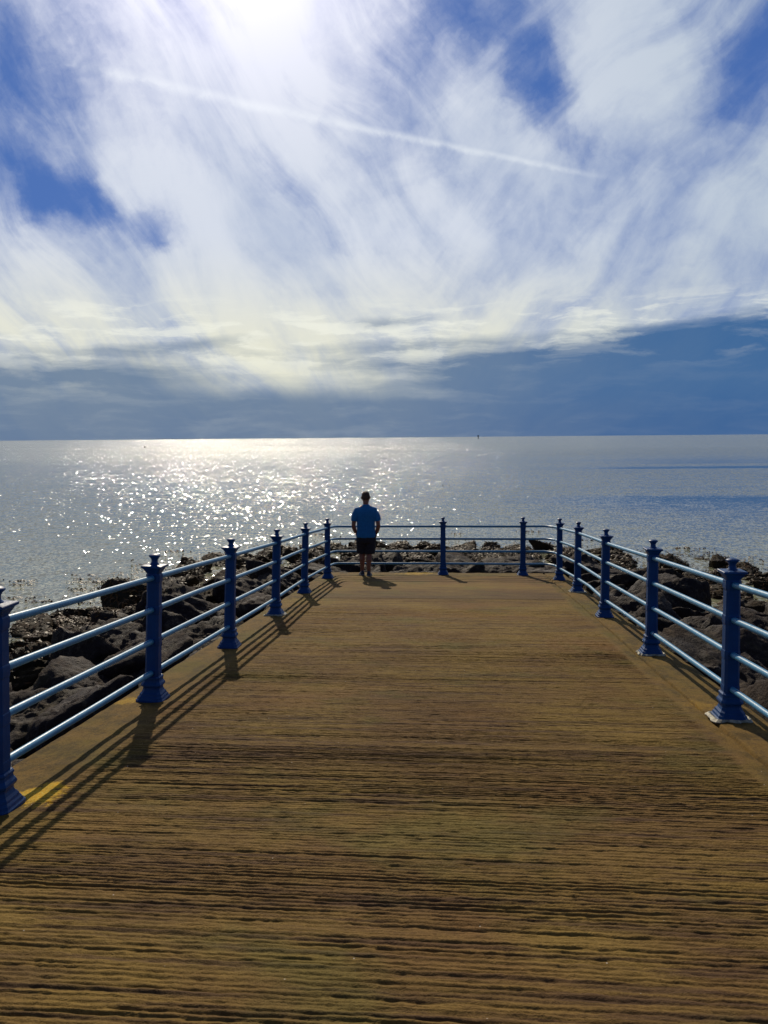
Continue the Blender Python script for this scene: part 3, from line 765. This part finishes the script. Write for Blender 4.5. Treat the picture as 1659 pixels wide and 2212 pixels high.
# trunk, neck, head (faces +Y, out to sea)
loft(bm, [ering((0, 0, z), rx, ry, p=pp) for z, rx, ry, pp in ((0.76, .10, .08, 2), (0.80, .155, .105, 2.2), (0.90, .168, .118, 2.3), (1.00, .155, .108, 2.3), (1.10, .158, .108, 2.3), (1.22, .172, .118, 2.4), (1.32, .188, .118, 2.5), (1.39, .180, .105, 2.3), (1.44, .120, .080, 2), (1.47, .065, .062, 2))])
tube(bm, [(0, -.005, 1.40), (0, .0, 1.47), (0, .012, 1.56)], [.066, .058, .058], 18)
loft(bm, [ering((0, .018 + dy, z), rx, ry) for z, rx, ry, dy in ((1.495, .030, .030, .045), (1.51, .052, .055, .035), (1.54, .065, .078, .02), (1.58, .073, .092, .008), (1.62, .077, .097, 0), (1.655, .076, .096, -.002), (1.69, .068, .085, -.004), (1.715, .048, .060, -.006), (1.727, .02, .025, -.008))])
tube(bm, [(0, .100, 1.615), (0, .118, 1.590), (0, .128, 1.572), (0, .108, 1.562)], [.008, .011, .015, .010], 10)   # nose
tube(bm, [(-.022, .100, 1.540), (0, .108, 1.541), (.022, .100, 1.540)], [.005, .008, .005], 8)                    # lips
for s in (-1, 1):
    tube(bm, [(s * .052, .090, 1.638), (s * .03, .104, 1.642), (s * .014, .104, 1.636)], [.006, .009, .006], 8)      # brow
    tube(bm, [(s * .076, .010, 1.635), (s * .088, -.004, 1.625), (s * .088, -.006, 1.600), (s * .077, .008, 1.578)], [(.008, .016), (.009, .020), (.009, .017), (.006, .010)], 10)  # ear
    # arm: shoulder, elbow, wrist then hand going into the pocket
    tube(bm, [(s * .145, 0, 1.375), (s * .190, -.004, 1.345), (s * .218, -.012, 1.26), (s * .240, -.025, 1.15), (s * .252, -.035, 1.06), (s * .250, -.022, 1.01), (s * .228, .020, .93), (s * .198, .055, .865), (s * .188, .068, .845)],
         [.055, .060, .054, .047, .043, .044, .040, .031, .028], 16)
    tube(bm, [(s * .190, .066, .850), (s * .180, .080, .815), (s * .172, .088, .780)], [(.026, .020), (.042, .018), (.038, .015)], 14)
    for k, (off, ln_) in enumerate(((-.028, .066), (-.010, .076), (.010, .070), (.027, .054))):
        x0, y0, z0 = s * (.172 + off * .25), .088 + off * .9, .785
        tube(bm, [(x0, y0, z0), (x0 - s * .004, y0 + .006, z0 - ln_ * .45), (x0 - s * .012, y0 + .006, z0 - ln_ * .75), (x0 - s * .020, y0 + .002, z0 - ln_)], [.0095, .009, .0085, .007], 8)
    tube(bm, [(s * .176, .105, .825), (s * .160, .128, .806), (s * .150, .134, .780)], [.012, .0105, .008], 8)
# legs
FEET = ((-1, -.092, .10, 14), (1, .050, -.02, -4))
for s, fx, fy, fa in FEET:
    hipx = s * .085
    tube(bm, [(hipx, 0, .86), (hipx + (fx - hipx) * .15, .0 + fy * .1, .74), (hipx + (fx - hipx) * .5, fy * .45, .56), (hipx + (fx - hipx) * .72, fy * .65 + .006, .455), (hipx + (fx - hipx) * .85, fy * .8 - .016, .34), (fx * .97, fy * .92 - .012, .22), (fx, fy, .115), (fx, fy, .06)],
         [.095, .092, .072, .056, .060, .046, .036, .040], 18)
body = bm_obj('body', bm, SKIN_M, man); rm(body, 0.0075, 3)
# shirt
bm = bmesh.new()
loft(bm, [ering((0, .0, z), rx, ry, p=pp) for z, rx, ry, pp in ((0.795, .196, .136, 2.3), (0.83, .198, .140, 2.3), (0.92, .190, .136, 2.3), (1.02, .184, .130, 2.3), (1.12, .188, .130, 2.3), (1.24, .200, .136, 2.4), (1.33, .205, .134, 2.4), (1.385, .188, .122, 2.2), (1.425, .140, .100, 2), (1.455, .088, .080, 2), (1.478, .070, .068, 2))])
for s in (-1, 1):
    tube(bm, [(s * .11, 0, 1.375), (s * .175, -.002, 1.350), (s * .212, -.01, 1.28), (s * .234, -.022, 1.20), (s * .246, -.026, 1.135)], [.062, .070, .071, .068, .066], 18)
shirt = bm_obj('shirt', bm, SHIRT_M, man); rm(shirt, 0.009, 3)
# fabric folds
tx = bpy.data.textures.new('folds', 'CLOUDS'); tx.noise_scale = 0.14
dm = shirt.modifiers.new('folds', 'DISPLACE'); dm.texture = tx; dm.strength = 0.014; dm.mid_level = 0.5
# shorts
bm = bmesh.new()
loft(bm, [ering((0, 0, z), rx, ry, p=pp) for z, rx, ry, pp in ((0.68, .16, .11, 2.2), (0.70, .198, .135, 2.3), (0.80, .190, .134, 2.3), (0.88, .178, .126, 2.3), (0.90, .17, .12, 2.3))])
for s, fx, fy, fa in FEET:
    hipx = s * .095
    tube(bm, [(hipx, 0, .84), (hipx, 0, .74), (hipx + (fx * .9 - hipx) * .3, fy * .3, .60), (hipx + (fx * .95 - hipx) * .42, fy * .5, .47), (hipx + (fx * .95 - hipx) * .42, fy * .5, .462)], [.105, .112, .108, .108, .106], 20)
shorts = bm_obj('shorts', bm, SHORT_M, man); rm(shorts, 0.009, 3)
dm = shorts.modifiers.new('folds', 'DISPLACE'); dm.texture = tx; dm.strength = 0.018; dm.mid_level = 0.5
# cropped hair: cap over skull and nape
bm = bmesh.new()
loft(bm, [ering((0, .006 + dy, z), rx, ry) for z, rx, ry, dy in ((1.575, .066, .060, -.034), (1.60, .079, .080, -.022), (1.635, .0815, .090, -.014), (1.665, .082, .098, -.006), (1.70, .075, .093, -.002), (1.725, .058, .074, -.002), (1.742, .028, .036, -.002))])
hair = bm_obj('hair', bm, HAIR_M, man); rm(hair, 0.006, 2)
tx2 = bpy.data.textures.new('tufts', 'CLOUDS'); tx2.noise_scale = 0.015
dm = hair.modifiers.new('tufts', 'DISPLACE'); dm.texture = tx2; dm.strength = 0.012
# shoes (> sole)
SOLE_M = m_simple('pale_sole', (0.16, 0.17, 0.20), (0.24, 0.25, 0.28), 40, 0.7, 0.2)
for s, fx, fy, fa in FEET:
    M_ = Matrix.Translation((fx, fy, 0)) @ Matrix.Rotation(R(fa), 4, 'Z')
    slope_fix = lambda y: -SLOPE * (y + fy)
    bm = bmesh.new()
    secs = ((-.085, .030, .070), (-.075, .036, .100), (-.03, .040, .108), (.03, .042, .085), (.09, .048, .062), (.14, .047, .052), (.175, .036, .040), (.19, .018, .026))
    rings = [[(wd_ * math.cos(a), y_, .022 + max(0, math.sin(a)) * (h_ - .022) - max(0, -math.sin(a)) * .008) for a in [2 * math.pi * k / 16 for k in range(16)]] for y_, wd_, h_ in secs]
    loft(bm, [[tuple(M_ @ Vector(p) + Vector((0, 0, slope_fix((M_ @ Vector(p)).y - fy)))) for p in r_] for r_ in rings])
    sh = bm_obj('shoe', bm, SHOE_M, man, True, 60)
    bm = bmesh.new()
    out = [(-.088, 0), (-.082, .028), (-.04, .040), (.03, .043), (.09, .051), (.145, .050), (.182, .034), (.196, 0)]
    outl = [(x_, y_) for y_, x_ in out] + [(-x_, y_) for y_, x_ in out[-2:0:-1]]
    rings = []
    for z_, k_ in ((0.002, .97), (.006, 1.02), (.024, 1.02), (.030, .96)):
        rings.append([tuple(M_ @ Vector((x_ * k_, .05 + (y_ - .05) * k_, z_)) + Vector((0, 0, slope_fix((M_ @ Vector((x_, y_, 0))).y - fy)))) for x_, y_ in outl])
    loft(bm, rings)
    bm_obj('sole', bm, SOLE_M, sh)

# ------------------------------------------------------------------ things out on the water
def sea_point(x, y):
    a, e = azel(x, y); d = (CAM_Z - WATER) / math.tan(R(-e)); return math.sin(R(a)) * d, math.cos(R(a)) * d, d
DARK_M = m_simple('tarred_timber', (0.02, 0.03, 0.03), (0.03, 0.045, 0.045), 2, 0.8, 0.1)
x, y, d = sea_point(1033, 948.0)
K = d / F_PX     # metres per pixel there
bt = tag(empty('channel_marker', (x, y, WATER)), 'dark channel marker post with a wide topmark on the horizon', 'marker')
bm = bmesh.new(); tube(bm, [(0, 0, -1), (0, 0, 5.6 * K)], [.85 * K, .75 * K], 10); bm_obj('pile', bm, DARK_M, bt)
bm = bmesh.new(); tube(bm, [(0, 0, 5.6 * K), (0, 0, 7.4 * K)], [1.2 * K, 2.0 * K], 10); bm_obj('topmark', bm, DARK_M, bt)
bm = bmesh.new(); tube(bm, [(-2.2 * K, 0, 5.3 * K), (2.2 * K, 0, 5.3 * K)], [.3 * K, .3 * K], 6); bm_obj('platform', bm, DARK_M, bt)
def bird(x_, y_, s_, label):
    x, y, d = sea_point(x_, y_); K = d / F_PX * s_
    b = tag(empty('sea_bird', (x, y, WATER), R(60)), label, 'bird', 'dark specks afloat on the sea')
    bm = bmesh.new()
    tube(bm, [(0, -1.5 * K, .5 * K), (0, -1.0 * K, .55 * K), (0, 0, .5 * K), (0, .8 * K, .55 * K), (0, 1.1 * K, .8 * K), (0, 1.2 * K, 1.5 * K), (0, 1.4 * K, 1.75 * K), (0, 1.75 * K, 1.7 * K), (0, 2.1 * K, 1.6 * K)],
         [.12 * K, .4 * K, .72 * K, .6 * K, .35 * K, .24 * K, .32 * K, .2 * K, .05 * K], 10)
    bm_obj('body', bm, DARK_M, b, True)
bird(313, 966.5, 1.5, 'dark bird afloat far out on the left, below the horizon')
bird(957, 1048, 0.8, 'left one of two small dark birds afloat near the middle of the bay')
bird(970.5, 1048, 0.8, 'right one of two small dark birds afloat near the middle of the bay')
